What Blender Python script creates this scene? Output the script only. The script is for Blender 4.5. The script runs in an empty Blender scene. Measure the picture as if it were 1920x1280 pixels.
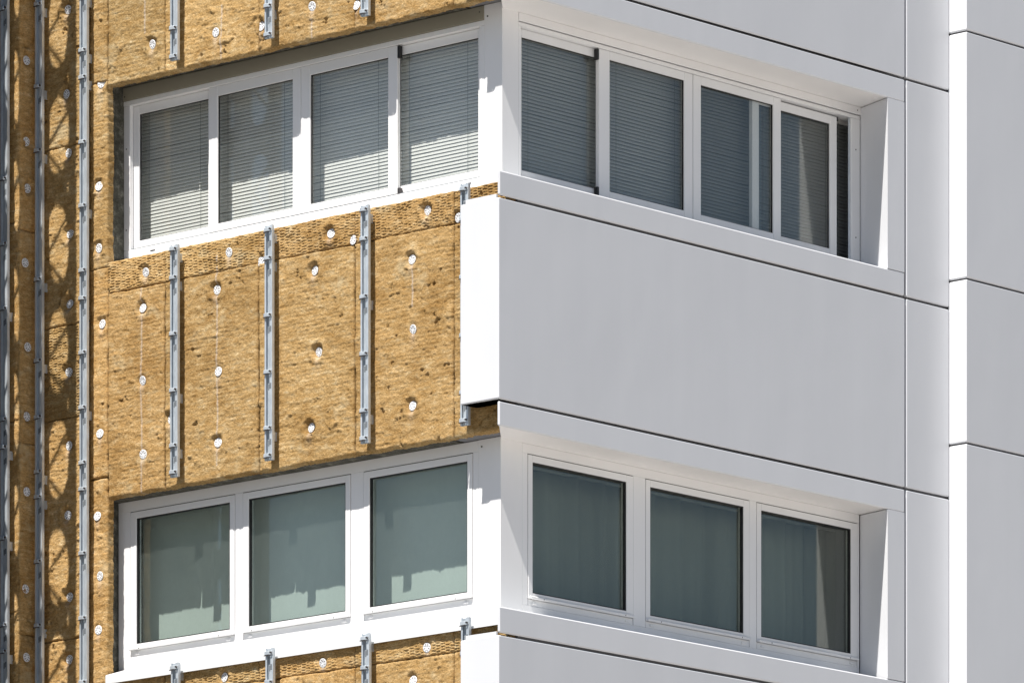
import bpy, bmesh, math, random
import numpy as np
from mathutils import Vector, Matrix

random.seed(7)
sc = bpy.context.scene
COL = sc.collection

# ------------------------------------------------------------------ camera
cam_d = bpy.data.cameras.new('Camera')
cam_d.sensor_width = 36.0
cam_d.lens = 253.69            # long shift lens, kept level so that verticals stay parallel
cam_d.shift_y = 1.4542
cam_d.clip_start = 0.5
cam_d.clip_end = 3000
cam = bpy.data.objects.new('Camera', cam_d)
COL.objects.link(cam)
cam.location = (-34.1988, -31.0635, 1.6)
TH = math.radians(47.8521)
vd = Vector((math.sin(TH), math.cos(TH), 0))
cam.rotation_euler = vd.to_track_quat('-Z', 'Y').to_euler()
sc.camera = cam

# ------------------------------------------------------------------ sky, sun, exposure
SUN = Vector((-1.0, -0.178, 1.745)).normalized()
world = bpy.data.worlds.new('World'); sc.world = world; world.use_nodes = True
nt = world.node_tree; nt.nodes.clear()
sky = nt.nodes.new('ShaderNodeTexSky'); sky.sky_type = 'NISHITA'; sky.sun_disc = False
sky.sun_elevation = math.asin(SUN.z)
sky.sun_rotation = math.atan2(SUN.x, SUN.y) % (2 * math.pi)
sky.altitude = 100; sky.air_density = 1.0; sky.dust_density = 0.4; sky.ozone_density = 1.0
bg = nt.nodes.new('ShaderNodeBackground'); bg.inputs['Strength'].default_value = 0.05
wo = nt.nodes.new('ShaderNodeOutputWorld')
nt.links.new(sky.outputs[0], bg.inputs[0]); nt.links.new(bg.outputs[0], wo.inputs[0])
sun_d = bpy.data.lights.new('Sun', 'SUN'); sun_d.energy = 5.0; sun_d.angle = math.radians(0.53)
sun_d.color = (1.0, 0.955, 0.89)
sun = bpy.data.objects.new('Sun', sun_d); COL.objects.link(sun)
sun.rotation_euler = (-SUN).to_track_quat('-Z', 'Y').to_euler()
sun.location = (-20, -6, 40)
sc.view_settings.view_transform = 'Standard'
sc.view_settings.look = 'None'
sc.view_settings.exposure = 0.52
sc.view_settings.gamma = 1.0
sc.view_settings.use_curve_mapping = False

# ------------------------------------------------------------------ materials
def N(nt, t, **kw):
    n = nt.nodes.new(t)
    for k, v in kw.items(): setattr(n, k, v)
    return n

def base_mat(name, col, rough=0.5, metal=0.0, spec=0.5):
    m = bpy.data.materials.new(name); m.use_nodes = True
    b = m.node_tree.nodes['Principled BSDF']
    b.inputs['Base Color'].default_value = (*col, 1)
    b.inputs['Roughness'].default_value = rough
    b.inputs['Metallic'].default_value = metal
    b.inputs['Specular IOR Level'].default_value = spec
    return m, m.node_tree, b

def add_bump(nt, b, height_socket, strength, dist):
    bp = N(nt, 'ShaderNodeBump'); bp.inputs['Strength'].default_value = strength; bp.inputs['Distance'].default_value = dist
    nt.links.new(height_socket, bp.inputs['Height']); nt.links.new(bp.outputs[0], b.inputs['Normal'])

def noise(nt, vec, scale, detail=4, rough=0.55):
    n = N(nt, 'ShaderNodeTexNoise'); n.inputs['Scale'].default_value = scale
    n.inputs['Detail'].default_value = detail; n.inputs['Roughness'].default_value = rough
    if vec is not None: nt.links.new(vec, n.inputs['Vector'])
    return n

def obj_coord(nt, scale=(1, 1, 1)):
    tc = N(nt, 'ShaderNodeTexCoord'); mp = N(nt, 'ShaderNodeMapping')
    mp.inputs['Scale'].default_value = scale
    g = N(nt, 'ShaderNodeNewGeometry')
    nt.links.new(g.outputs['Position'], mp.inputs['Vector'])
    return mp.outputs[0]

def ramp(nt, fac, stops):
    r = N(nt, 'ShaderNodeValToRGB')
    e = r.color_ramp.elements
    while len(e) < len(stops): e.new(0.5)
    for el, (p, c) in zip(e, stops):
        el.position = p; el.color = (*c, 1)
    nt.links.new(fac, r.inputs[0])
    return r

def painted(name, col, rough, spec=0.5, var=0.03, bump=0.0):
    m, nt, b = base_mat(name, col, rough, 0, spec)
    v = obj_coord(nt, (1, 1, 0.5))
    n1 = noise(nt, v, 1.7, 5, 0.6)
    c0 = tuple(c * (1 - var) for c in col); c1 = tuple(min(1, c * (1 + var)) for c in col)
    r = ramp(nt, n1.outputs['Fac'], [(0.3, c0), (0.7, c1)])
    nt.links.new(r.outputs[0], b.inputs['Base Color'])
    n2 = noise(nt, v, 9, 4, 0.6)
    mr = N(nt, 'ShaderNodeMapRange'); mr.inputs['To Min'].default_value = rough - 0.06; mr.inputs['To Max'].default_value = rough + 0.08
    nt.links.new(n2.outputs['Fac'], mr.inputs[0]); nt.links.new(mr.outputs[0], b.inputs['Roughness'])
    if bump:
        n3 = noise(nt, v, 2.2, 2, 0.4)
        add_bump(nt, b, n3.outputs['Fac'], 1.0, bump)
    return m

M = {}
def mk_panel():
    m = painted('panel_paint', (0.695, 0.708, 0.738), 0.34, 0.45, 0.014, 0.006)
    nt = m.node_tree; b = nt.nodes['Principled BSDF']
    src = b.inputs['Base Color'].links[0].from_socket
    oi = N(nt, 'ShaderNodeObjectInfo'); mr = N(nt, 'ShaderNodeMapRange'); mr.inputs['To Min'].default_value = 0.975; mr.inputs['To Max'].default_value = 1.02
    nt.links.new(oi.outputs['Random'], mr.inputs[0])
    st = noise(nt, obj_coord(nt, (5.5, 5.5, 0.22)), 1.6, 5, 0.62)
    sr = N(nt, 'ShaderNodeMapRange'); sr.inputs['From Min'].default_value = 0.35; sr.inputs['From Max'].default_value = 0.72
    sr.inputs['To Min'].default_value = 1.0; sr.inputs['To Max'].default_value = 0.986
    nt.links.new(st.outputs['Fac'], sr.inputs[0])
    mu = N(nt, 'ShaderNodeMath', operation='MULTIPLY'); nt.links.new(mr.outputs[0], mu.inputs[0]); nt.links.new(sr.outputs[0], mu.inputs[1])
    vm = N(nt, 'ShaderNodeVectorMath', operation='SCALE'); nt.links.new(src, vm.inputs[0]); nt.links.new(mu.outputs[0], vm.inputs['Scale'])
    nt.links.new(vm.outputs[0], b.inputs['Base Color'])
    return m
M['panel'] = mk_panel()
M['soffit'] = painted('soffit_paint', (0.90, 0.885, 0.875), 0.45, 0.4, 0.015)
M['pvc'] = painted('white_window_profile', (0.82, 0.82, 0.825), 0.32, 0.5, 0.035)
M['pvc2'] = painted('white_sash_profile', (0.81, 0.81, 0.815), 0.34, 0.5, 0.04)
M['sill'] = painted('white_sill_metal', (0.78, 0.79, 0.80), 0.38, 0.5, 0.03)
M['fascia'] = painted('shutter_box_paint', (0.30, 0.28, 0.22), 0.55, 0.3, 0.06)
M['blind'] = painted('blind_slat', (0.86, 0.855, 0.83), 0.45, 0.4, 0.03)
M['roller'] = painted('roller_blind_cloth', (0.62, 0.645, 0.625), 0.85, 0.1, 0.05)
M['plastic'], _, _ = base_mat('disc_plastic', (0.82, 0.83, 0.85), 0.4)
M['black'], _, _ = base_mat('black_rubber', (0.012, 0.012, 0.013), 0.5)
M['hole'], _, _ = base_mat('disc_hole', (0.05, 0.04, 0.03), 0.9)
M['screw'], _, _ = base_mat('dark_screw', (0.10, 0.09, 0.09), 0.4, 0.7)
M['slot'], _, _ = base_mat('rail_slot', (0.20, 0.22, 0.24), 0.6, 0.3)
M['interior'], _, _ = base_mat('interior_plaster', (0.28, 0.30, 0.29), 0.9, 0, 0.1)
M['dark'], _, _ = base_mat('cavity_membrane', (0.22, 0.22, 0.23), 0.9, 0, 0.1)

M['sheet'] = painted('skylight_block_sheet', (0.03, 0.045, 0.04), 0.7, 0.3, 0.2)
M['mast'] = painted('mast_paint', (0.10, 0.11, 0.12), 0.6, 0.3, 0.1)

def mk_concrete():
    m, nt, b = base_mat('concrete', (0.2, 0.2, 0.18), 0.9, 0, 0.2)
    v = obj_coord(nt)
    n1 = noise(nt, v, 22, 8, 0.7); n2 = noise(nt, v, 170, 3, 0.6)
    r = ramp(nt, n1.outputs['Fac'], [(0.3, (0.055, 0.053, 0.045)), (0.52, (0.115, 0.112, 0.095)), (0.74, (0.32, 0.31, 0.27))])
    mx = N(nt, 'ShaderNodeMix', data_type='RGBA', blend_type='MULTIPLY'); mx.inputs[0].default_value = 0.7
    r2 = ramp(nt, n2.outputs['Fac'], [(0.35, (0.55, 0.55, 0.52)), (0.65, (1.25, 1.25, 1.2))])
    nt.links.new(r.outputs[0], mx.inputs[6]); nt.links.new(r2.outputs[0], mx.inputs[7])
    nt.links.new(mx.outputs[2], b.inputs['Base Color'])
    add_bump(nt, b, n2.outputs['Fac'], 0.8, 0.006)
    return m
M['concrete'] = mk_concrete()

def mk_steel():
    m, nt, b = base_mat('galvanised_steel', (0.6, 0.63, 0.66), 0.42, 0.45)
    v = obj_coord(nt, (1, 1, 0.35))
    n1 = noise(nt, v, 35, 5, 0.65); n2 = noise(nt, v, 240, 2, 0.5)
    r = ramp(nt, n1.outputs['Fac'], [(0.3, (0.50, 0.55, 0.60)), (0.7, (0.68, 0.73, 0.77))])
    nt.links.new(r.outputs[0], b.inputs['Base Color'])
    mr = N(nt, 'ShaderNodeMapRange'); mr.inputs['To Min'].default_value = 0.34; mr.inputs['To Max'].default_value = 0.56
    nt.links.new(n1.outputs['Fac'], mr.inputs[0]); nt.links.new(mr.outputs[0], b.inputs['Roughness'])
    add_bump(nt, b, n2.outputs['Fac'], 0.25, 0.001)
    return m
M['steel'] = mk_steel()

def mk_wool():
    m, nt, b = base_mat('mineral_wool', (0.5, 0.31, 0.1), 0.95, 0, 0.05)
    v = obj_coord(nt, (1, 1, 3.2)); vi = obj_coord(nt)
    n_big = noise(nt, vi, 2.6, 5, 0.6)
    n_lam = noise(nt, v, 11, 8, 0.72)
    n_fine = noise(nt, v, 60, 7, 0.85)
    n_fib = noise(nt, obj_coord(nt, (1, 1, 0.30)), 210, 3, 0.6)
    r = ramp(nt, n_lam.outputs['Fac'], [(0.20, (0.270, 0.145, 0.045)), (0.38, (0.480, 0.298, 0.116)), (0.55, (0.590, 0.398, 0.184)), (0.74, (0.800, 0.650, 0.400))])
    rb = ramp(nt, n_big.outputs['Fac'], [(0.32, (0.80, 0.74, 0.64)), (0.5, (1.0, 0.98, 0.94)), (0.7, (1.10, 1.10, 1.10))])
    mx = N(nt, 'ShaderNodeMix', data_type='RGBA', blend_type='MULTIPLY'); mx.inputs[0].default_value = 1
    nt.links.new(r.outputs[0], mx.inputs[6]); nt.links.new(rb.outputs[0], mx.inputs[7])
    rf = ramp(nt, n_fine.outputs['Fac'], [(0.34, (0.42, 0.36, 0.28)), (0.5, (1, 1, 1)), (0.66, (1.38, 1.42, 1.55))])
    mx2 = N(nt, 'ShaderNodeMix', data_type='RGBA', blend_type='MULTIPLY'); mx2.inputs[0].default_value = 1
    nt.links.new(mx.outputs[2], mx2.inputs[6]); nt.links.new(rf.outputs[0], mx2.inputs[7])
    # torn patches where greyish fibre shows
    n_p = noise(nt, obj_coord(nt, (1, 1, 1.5)), 4.7, 4, 0.6)
    rp = ramp(nt, n_p.outputs['Fac'], [(0.58, (0, 0, 0)), (0.70, (0.55, 0.55, 0.55))])
    mx3 = N(nt, 'ShaderNodeMix', data_type='RGBA'); nt.links.new(rp.outputs[0], mx3.inputs[0])
    nt.links.new(mx2.outputs[2], mx3.inputs[6]); mx3.inputs[7].default_value = (0.70, 0.57, 0.35, 1)
    # chalk lines rubbed on with the drill dust
    at = N(nt, 'ShaderNodeAttribute', attribute_name='chalk')
    cm = N(nt, 'ShaderNodeMath', operation='MULTIPLY'); nt.links.new(at.outputs['Fac'], cm.inputs[0])
    rc = ramp(nt, n_fine.outputs['Fac'], [(0.35, (0.3, 0.3, 0.3)), (0.6, (1, 1, 1))]); nt.links.new(rc.outputs[0], cm.inputs[1])
    mx4 = N(nt, 'ShaderNodeMix', data_type='RGBA'); nt.links.new(cm.outputs[0], mx4.inputs[0])
    nt.links.new(mx3.outputs[2], mx4.inputs[6]); mx4.inputs[7].default_value = (0.84, 0.78, 0.72, 1)
    tn = N(nt, 'ShaderNodeAttribute', attribute_name='tone')
    mt = N(nt, 'ShaderNodeMix', data_type='RGBA', blend_type='MULTIPLY'); mt.inputs[0].default_value = 1
    nt.links.new(mx4.outputs[2], mt.inputs[6]); nt.links.new(tn.outputs['Color'], mt.inputs[7])
    nt.links.new(mt.outputs[2], b.inputs['Base Color'])
    ad = N(nt, 'ShaderNodeMath', operation='ADD'); nt.links.new(n_fine.outputs['Fac'], ad.inputs[0]); nt.links.new(n_fib.outputs['Fac'], ad.inputs[1])
    add_bump(nt, b, ad.outputs[0], 1.0, 0.009)
    return m
M['wool'] = mk_wool()

def mk_glass(name, tint, dust, ior=1.66):
    m = bpy.data.materials.new(name); m.use_nodes = True
    nt = m.node_tree; nt.nodes.clear()
    out = N(nt, 'ShaderNodeOutputMaterial')
    tr = N(nt, 'ShaderNodeBsdfTransparent'); tr.inputs[0].default_value = (*tint, 1)
    gl = N(nt, 'ShaderNodeBsdfGlossy'); gl.inputs['Roughness'].default_value = 0.015; gl.inputs['Color'].default_value = (0.93, 0.94, 0.90, 1)
    fr = N(nt, 'ShaderNodeFresnel')      # two faces stand for the four surfaces of a double pane
    g = N(nt, 'ShaderNodeNewGeometry')
    mi = N(nt, 'ShaderNodeMapRange'); mi.inputs['To Min'].default_value = ior; mi.inputs['To Max'].default_value = 1 / ior
    nt.links.new(g.outputs['Backfacing'], mi.inputs[0]); nt.links.new(mi.outputs[0], fr.inputs[0])
    v = obj_coord(nt)
    n = noise(nt, v, 1.3, 2, 0.4)
    bp = N(nt, 'ShaderNodeBump'); bp.inputs['Strength'].default_value = 1; bp.inputs['Distance'].default_value = 0.0012
    nt.links.new(n.outputs['Fac'], bp.inputs['Height']); nt.links.new(bp.outputs[0], gl.inputs['Normal'])
    mx = N(nt, 'ShaderNodeMixShader'); nt.links.new(fr.outputs[0], mx.inputs[0])
    df = N(nt, 'ShaderNodeBsdfDiffuse'); df.inputs[0].default_value = (0.50, 0.56, 0.53, 1)
    md = N(nt, 'ShaderNodeMixShader')
    nd = noise(nt, obj_coord(nt, (1, 1, 0.5)), 38, 6, 0.7)
    rd = ramp(nt, nd.outputs['Fac'], [(0.3, (dust * 0.6,) * 3), (0.7, (dust * 1.4,) * 3)])
    nt.links.new(rd.outputs[0], md.inputs[0])
    nt.links.new(tr.outputs[0], md.inputs[1]); nt.links.new(df.outputs[0], md.inputs[2])
    nt.links.new(md.outputs[0], mx.inputs[1]); nt.links.new(gl.outputs[0], mx.inputs[2])
    nt.links.new(mx.outputs[0], out.inputs[0])
    return m
M['glass'] = mk_glass('window_glass', (0.945, 0.955, 0.950), 0.015)
M['glass_dusty'] = mk_glass('dusty_window_glass', (0.88, 0.92, 0.905), 0.035)
M['glass_dark'] = mk_glass('tinted_window_glass', (0.88, 0.905, 0.88), 0.03)

def mk_ground():
    m, nt, b = base_mat('paving', (0.3, 0.28, 0.25), 0.9, 0, 0.2)
    v = obj_coord(nt)
    n1 = noise(nt, v, 0.6, 6, 0.6)
    r = ramp(nt, n1.outputs['Fac'], [(0.3, (0.35, 0.33, 0.305)), (0.7, (0.43, 0.40, 0.37))])
    nt.links.new(r.outputs[0], b.inputs['Base Color'])
    return m
M['ground'] = mk_ground()
M['low_bounce_ground'] = painted('low_bounce_ground', (0.12, 0.118, 0.115), 0.9, 0.3, 0.15)

# ------------------------------------------------------------------ mesh helpers
# side 'L': facade whose outward normal is -X, u runs along Y ; side 'R': outward normal -Y, u runs along X
# n is the depth measured inwards from the cladding face, z is height
def P(side, u, n, z):
    return (n, u, z) if side == 'L' else (u, n, z)

class MB:
    def __init__(s): s.v = []; s.f = []; s.m = []
    def box(s, side, u0, u1, n0, n1, z0, z1, b=0.0, mi=0):
        if u0 > u1: u0, u1 = u1, u0
        if b <= 0:
            k = len(s.v)
            s.v += [P(side, u, n, z) for u in (u0, u1) for n in (n0, n1) for z in (z0, z1)]
            for q in ((0, 1, 3, 2), (4, 6, 7, 5), (0, 4, 5, 1), (2, 3, 7, 6), (0, 2, 6, 4), (1, 5, 7, 3)):
                s.f.append([k + i for i in q]); s.m.append(mi)
            return s
        b = min(b, (u1 - u0) * .45, (n1 - n0) * .45, (z1 - z0) * .45)
        k = len(s.v); lo = (u0, n0, z0); hi = (u1, n1, z1); idx = {}
        for a in (0, 1):
            for c in (0, 1):
                for d in (0, 1):
                    sg = (a, c, d)
                    for ax in range(3):
                        p = []
                        for i in range(3):
                            base = hi[i] if sg[i] else lo[i]
                            if i != ax: base += -b if sg[i] else b
                            p.append(base)
                        idx[(sg, ax)] = len(s.v); s.v.append(P(side, *p))
        def F(l): s.f.append(l); s.m.append(mi)
        for ax in range(3):
            o1, o2 = [i for i in range(3) if i != ax]
            for sv in (0, 1):
                q = []
                for (a, c) in ((0, 0), (1, 0), (1, 1), (0, 1)):
                    sg = [0, 0, 0]; sg[ax] = sv; sg[o1] = a; sg[o2] = c
                    q.append(idx[(tuple(sg), ax)])
                F(q)
            for a in (0, 1):
                for c in (0, 1):
                    sg0 = [0, 0, 0]; sg0[ax] = 0; sg0[o1] = a; sg0[o2] = c
                    sg1 = list(sg0); sg1[ax] = 1
                    sg0 = tuple(sg0); sg1 = tuple(sg1)
                    F([idx[(sg0, o1)], idx[(sg1, o1)], idx[(sg1, o2)], idx[(sg0, o2)]])
        for a in (0, 1):
            for c in (0, 1):
                for d in (0, 1):
                    F([idx[((a, c, d), i)] for i in range(3)])
        return s
    def prism(s, poly, z0, z1, b=0.0, mi=0):
        """vertical prism over a plan polygon (world x, y, counter-clockwise) with chamfered top and bottom edge"""
        n = len(poly)
        def inset(d):
            res = []
            for i in range(n):
                p0 = Vector(poly[i - 1]); p1 = Vector(poly[i]); p2 = Vector(poly[(i + 1) % n])
                e1 = (p1 - p0).normalized(); e2 = (p2 - p1).normalized()
                n1 = Vector((-e1.y, e1.x)); n2 = Vector((-e2.y, e2.x))
                bis = n1 + n2; bis = bis / max(0.2, bis.dot(n1))
                res.append(p1 + bis * d)
            return res
        rings = [(poly, z0, 0), (poly, z1, 0)] if b <= 0 else [(inset(b), z0, 0), (poly, z0 + b, 0), (poly, z1 - b, 0), (inset(b), z1, 0)]
        k = len(s.v)
        for pl, z, _ in rings:
            s.v += [(p[0], p[1], z) for p in pl]
        for j in range(len(rings) - 1):
            for i in range(n):
                i2 = (i + 1) % n
                s.f.append([k + j * n + i, k + j * n + i2, k + (j + 1) * n + i2, k + (j + 1) * n + i]); s.m.append(mi)
        s.f.append([k + i for i in range(n)][::-1]); s.m.append(mi)
        s.f.append([k + (len(rings) - 1) * n + i for i in range(n)]); s.m.append(mi)
        return s
    def tube(s, p0, p1, r, seg=8, mi=0, caps=True):
        p0 = Vector(p0); p1 = Vector(p1); d = (p1 - p0).normalized()
        a = d.orthogonal().normalized(); c = d.cross(a)
        k = len(s.v)
        for p in (p0, p1):
            for i in range(seg):
                t = 2 * math.pi * i / seg
                s.v.append(tuple(p + a * (r * math.cos(t)) + c * (r * math.sin(t))))
        for i in range(seg):
            j = (i + 1) % seg
            s.f.append([k + i, k + j, k + seg + j, k + seg + i]); s.m.append(mi)
        if caps:
            s.f.append([k + i for i in range(seg)][::-1]); s.m.append(mi)
            s.f.append([k + seg + i for i in range(seg)]); s.m.append(mi)
        return s
    def mesh(s, name, mats):
        me = bpy.data.meshes.new(name)
        me.from_pydata(s.v, [], s.f)
        for m in (mats if isinstance(mats, (list, tuple)) else [mats]): me.materials.append(m)
        if any(s.m): me.polygons.foreach_set('material_index', s.m)
        bm = bmesh.new(); bm.from_mesh(me)
        bmesh.ops.recalc_face_normals(bm, faces=bm.faces)
        bm.to_mesh(me); bm.free()
        me.update()
        return me
    def obj(s, name, mats, parent=None):
        return link(name, s.mesh(name, mats), parent)

def link(name, me, parent=None, loc=None):
    o = bpy.data.objects.new(name, me); COL.objects.link(o)
    if loc is not None: o.location = loc
    if parent is not None:
        o.parent = parent
        # parts are modelled in world coordinates: undo the parent's placement
        if loc is None:
            o.matrix_parent_inverse = WM(parent).inverted()
    return o

def WM(o):
    m = Matrix.Translation(o.location)
    return m if o.parent is None else WM(o.parent) @ o.matrix_parent_inverse @ m

def tag(o, label, cat, group=None, kind=None):
    if label: o['label'] = label
    if cat: o['category'] = cat
    if group: o['group'] = group
    if kind: o['kind'] = kind
    return o

def thing(name, loc, label, cat, group=None):
    o = bpy.data.objects.new(name, None); COL.objects.link(o)
    o.location = loc; o.empty_display_size = 0.1
    return tag(o, label, cat, group)

# ------------------------------------------------------------------ ground (reaches the horizon)
g = MB(); g.v = [(-1500, -1500, 0), (1500, -1500, 0), (1500, 1500, 0), (-1500, 1500, 0)]; g.f = [[0, 1, 2, 3]]; g.m = [0]
tag(g.obj('ground', M['ground']), None, None, None, 'structure')
g = MB(); g.v = [(-400, -2.5, .004), (-0.6, -2.5, .004), (-0.6, 400, .004), (-400, 400, .004)]; g.f = [[0, 1, 2, 3]]; g.m = [0]  # unseen dark ground added to cut bounce light on the left facade
tag(g.obj('low_bounce_patch', M['low_bounce_ground']), None, None, None, 'structure')

# ------------------------------------------------------------------ numpy noise for the wool
def _hash(ix, iy, seed):
    h = (ix.astype(np.int64) * 374761393 + iy.astype(np.int64) * 668265263 + seed * 1274126177) & 0xffffffff
    h = ((h ^ (h >> 13)) * 1274126177) & 0xffffffff
    h = h ^ (h >> 16)
    return (h & 0xffff) / 65535.0
def vnoise(x, y, seed):
    ix = np.floor(x); iy = np.floor(y); fx = x - ix; fy = y - iy
    fx = fx * fx * (3 - 2 * fx); fy = fy * fy * (3 - 2 * fy)
    a = _hash(ix, iy, seed); b = _hash(ix + 1, iy, seed); c = _hash(ix, iy + 1, seed); d = _hash(ix + 1, iy + 1, seed)
    return (a * (1 - fx) + b * fx) * (1 - fy) + (c * (1 - fx) + d * fx) * fy
def fbm(x, y, seed, octv=4, gain=0.55):
    t = 0; a = 1; s = 0
    for i in range(octv):
        t = t + a * vnoise(x * 2 ** i + 17.3 * i, y * 2 ** i - 9.1 * i, seed + i); s += a; a *= gain
    return t / s
def sstep(a, b, x):
    t = np.clip((x - a) / (b - a), 0, 1); return t * t * (3 - 2 * t)

# fixing discs on the main wool wall as (Y, z), measured on the wall
DISCS = [(3.29, 13.609), (2.687, 13.587), (2.276, 13.561), (1.797, 13.61), (1.401, 13.55), (3.78, 13.426), (3.351, 12.086), (2.563, 12.104),
         (2.276, 12.001), (1.637, 12.094), (1.425, 12.017), (0.772, 12.114), (0.500, 12.026), (3.381, 11.85), (2.682, 11.872), (1.782, 11.87),
         (0.905, 11.815), (0.89, 11.359), (1.748, 11.331), (2.662, 11.325), (3.376, 11.361), (3.785, 11.059), (3.118, 11.069), (3.371, 10.865),
         (2.672, 10.854), (1.816, 10.842), (0.905, 10.865), (3.8, 12.733), (3.8, 12.314), (3.769, 11.797), (3.81, 10.503), (3.785, 10.095),
         (3.8, 9.732), (4.105, 13.98), (4.115, 13.408), (4.094, 13.003), (4.084, 12.454), (4.089, 11.979), (4.094, 11.516), (4.089, 11.015),
         (4.105, 10.546), (4.089, 9.989), (4.089, 9.565), (1.7, 9.28), (0.768, 9.279), (2.613, 9.285), (0.895, 9.08)]
FLUSH = {(2.687, 13.587), (1.797, 13.61), (2.563, 12.104), (1.425, 12.017), (2.662, 11.325), (0.89, 11.359), (3.785, 11.059), (1.7, 9.28), (0.768, 9.279),
         (3.376, 11.361), (3.371, 10.865), (3.81, 10.503), (3.785, 10.095), (3.8, 9.732)}
DISCS_RET = [(0.041, 13.661), (0.041, 13.109), (0.051, 12.791), (0.026, 12.281), (0.051, 11.711), (0.046, 11.238), (0.041, 10.725), (0.031, 10.062), (0.041, 9.598)]
CHALK = [(3.386, 10.58, 11.99), (2.672, 10.70, 12.03), (2.633, 13.40, 13.76), (3.356, 13.69, 14.1), (1.797, 13.40, 13.53), (0.895, 11.50, 11.80), (2.672, 12.06, 12.10)]

def disc_mesh():
    b = MB(); seg = 20; R = 0.0315
    prof = [(R, 0.0), (R, 0.0028), (R - 0.003, 0.004), (0.012, 0.0036), (0.0095, 0.0022)]
    for r, h in prof:
        for i in range(seg):
            t = 2 * math.pi * i / seg
            b.v.append((-h, r * math.cos(t), r * math.sin(t)))
    for j in range(len(prof) - 1):
        for i in range(seg):
            k = (i + 1) % seg
            b.f.append([j * seg + i, j * seg + k, (j + 1) * seg + k, (j + 1) * seg + i]); b.m.append(0)
    b.f.append([(len(prof) - 1) * seg + i for i in range(seg)]); b.m.append(0)
    for rr, cnt, off in ((0.0225, 8, 0.2), (0.0145, 5, 0.6)):
        for q in range(cnt):
            t = off + 2 * math.pi * q / cnt
            cy, cz = rr * math.cos(t), rr * math.sin(t)
            b.tube((-0.003, cy, cz), (-0.0043, cy, cz), 0.0036, 6, 1)
    return b.mesh('fixing_disc', [M['plastic'], M['hole']])
DISC = disc_mesh()

def wool_h(side, uu, zz, seed, ribbed, discs):
    big = (fbm(uu * 2.1, zz * 2.3, 11 + seed, 3) - .5) * 0.014
    lam = (fbm(uu * 7, zz * 30, 23, 4, .6) - .5) * 0.010
    med = (fbm(uu * 26, zz * 34, 37, 4, .6) - .5) * 0.0085
    fine = (vnoise(uu * 110, zz * 125, 51) - .5) * 0.0060
    h = big + lam + med + fine
    p = fbm(uu * 17, zz * 24, 71, 4, .65); q = fbm(uu * 2.5, zz * 2.5, 83, 2)
    pit = sstep(.765, .80, p) * sstep(.34, .55, q)
    h = h - pit * 0.026
    lump = sstep(.66, .8, fbm(uu * 14, zz * 19, 97, 3, .6)) * sstep(.5, .62, fbm(uu * 3.1, zz * 2.2, 101, 2))
    h = h + lump * 0.009
    if ribbed:
        nw = fbm(uu * 6, zz * 8, 3, 3) - .5
        wv = np.tanh(2.2 * np.cos(uu / 0.096 * 2 * np.pi + 3.0 * (vnoise(uu * 4, zz * 5, 5) - .5)))
        amp = 0.0028 * (0.20 + 1.5 * fbm(uu * 9, zz * 14, 9, 2))
        h = h * 0.8 + amp * wv * np.sin(zz / 0.0186 * 2 * np.pi + 2.0 * nw)
    else:
        h = h + 0.0011 * np.sin(zz / 0.026 * 2 * np.pi + 5 * fbm(uu * 3, zz * 3, 61, 2)) * sstep(.35, .6, fbm(uu * 4, zz * 4, 67, 2))
    for (du, dz, deep) in discs:
        dd = (uu - du) ** 2 + (zz - dz) ** 2
        rr = np.sqrt(dd)
        ang = np.arctan2(zz - dz, uu - du)
        wob = 1 + 0.15 * np.sin(3 * ang + du * 40)
        m = np.exp(-(rr / (0.046 * wob)) ** 6)
        core = sstep(0.045, 0.03, rr)
        h = h * (1 - 0.85 * m) - deep * m
        h = h + deep * 0.55 * np.exp(-((rr - 0.066) / 0.02) ** 2)
        if deep > .006:
            h = h - 0.017 * np.exp(-(((uu - du - .014) / .026) ** 2 + ((zz - dz - .030) / .014) ** 2)) * (0.6 + 0.8 * vnoise(uu * 60, zz * 60, 19))
        h = np.where(core > 0.5, np.minimum(h, -deep - 0.002), h)
    return h

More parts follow.
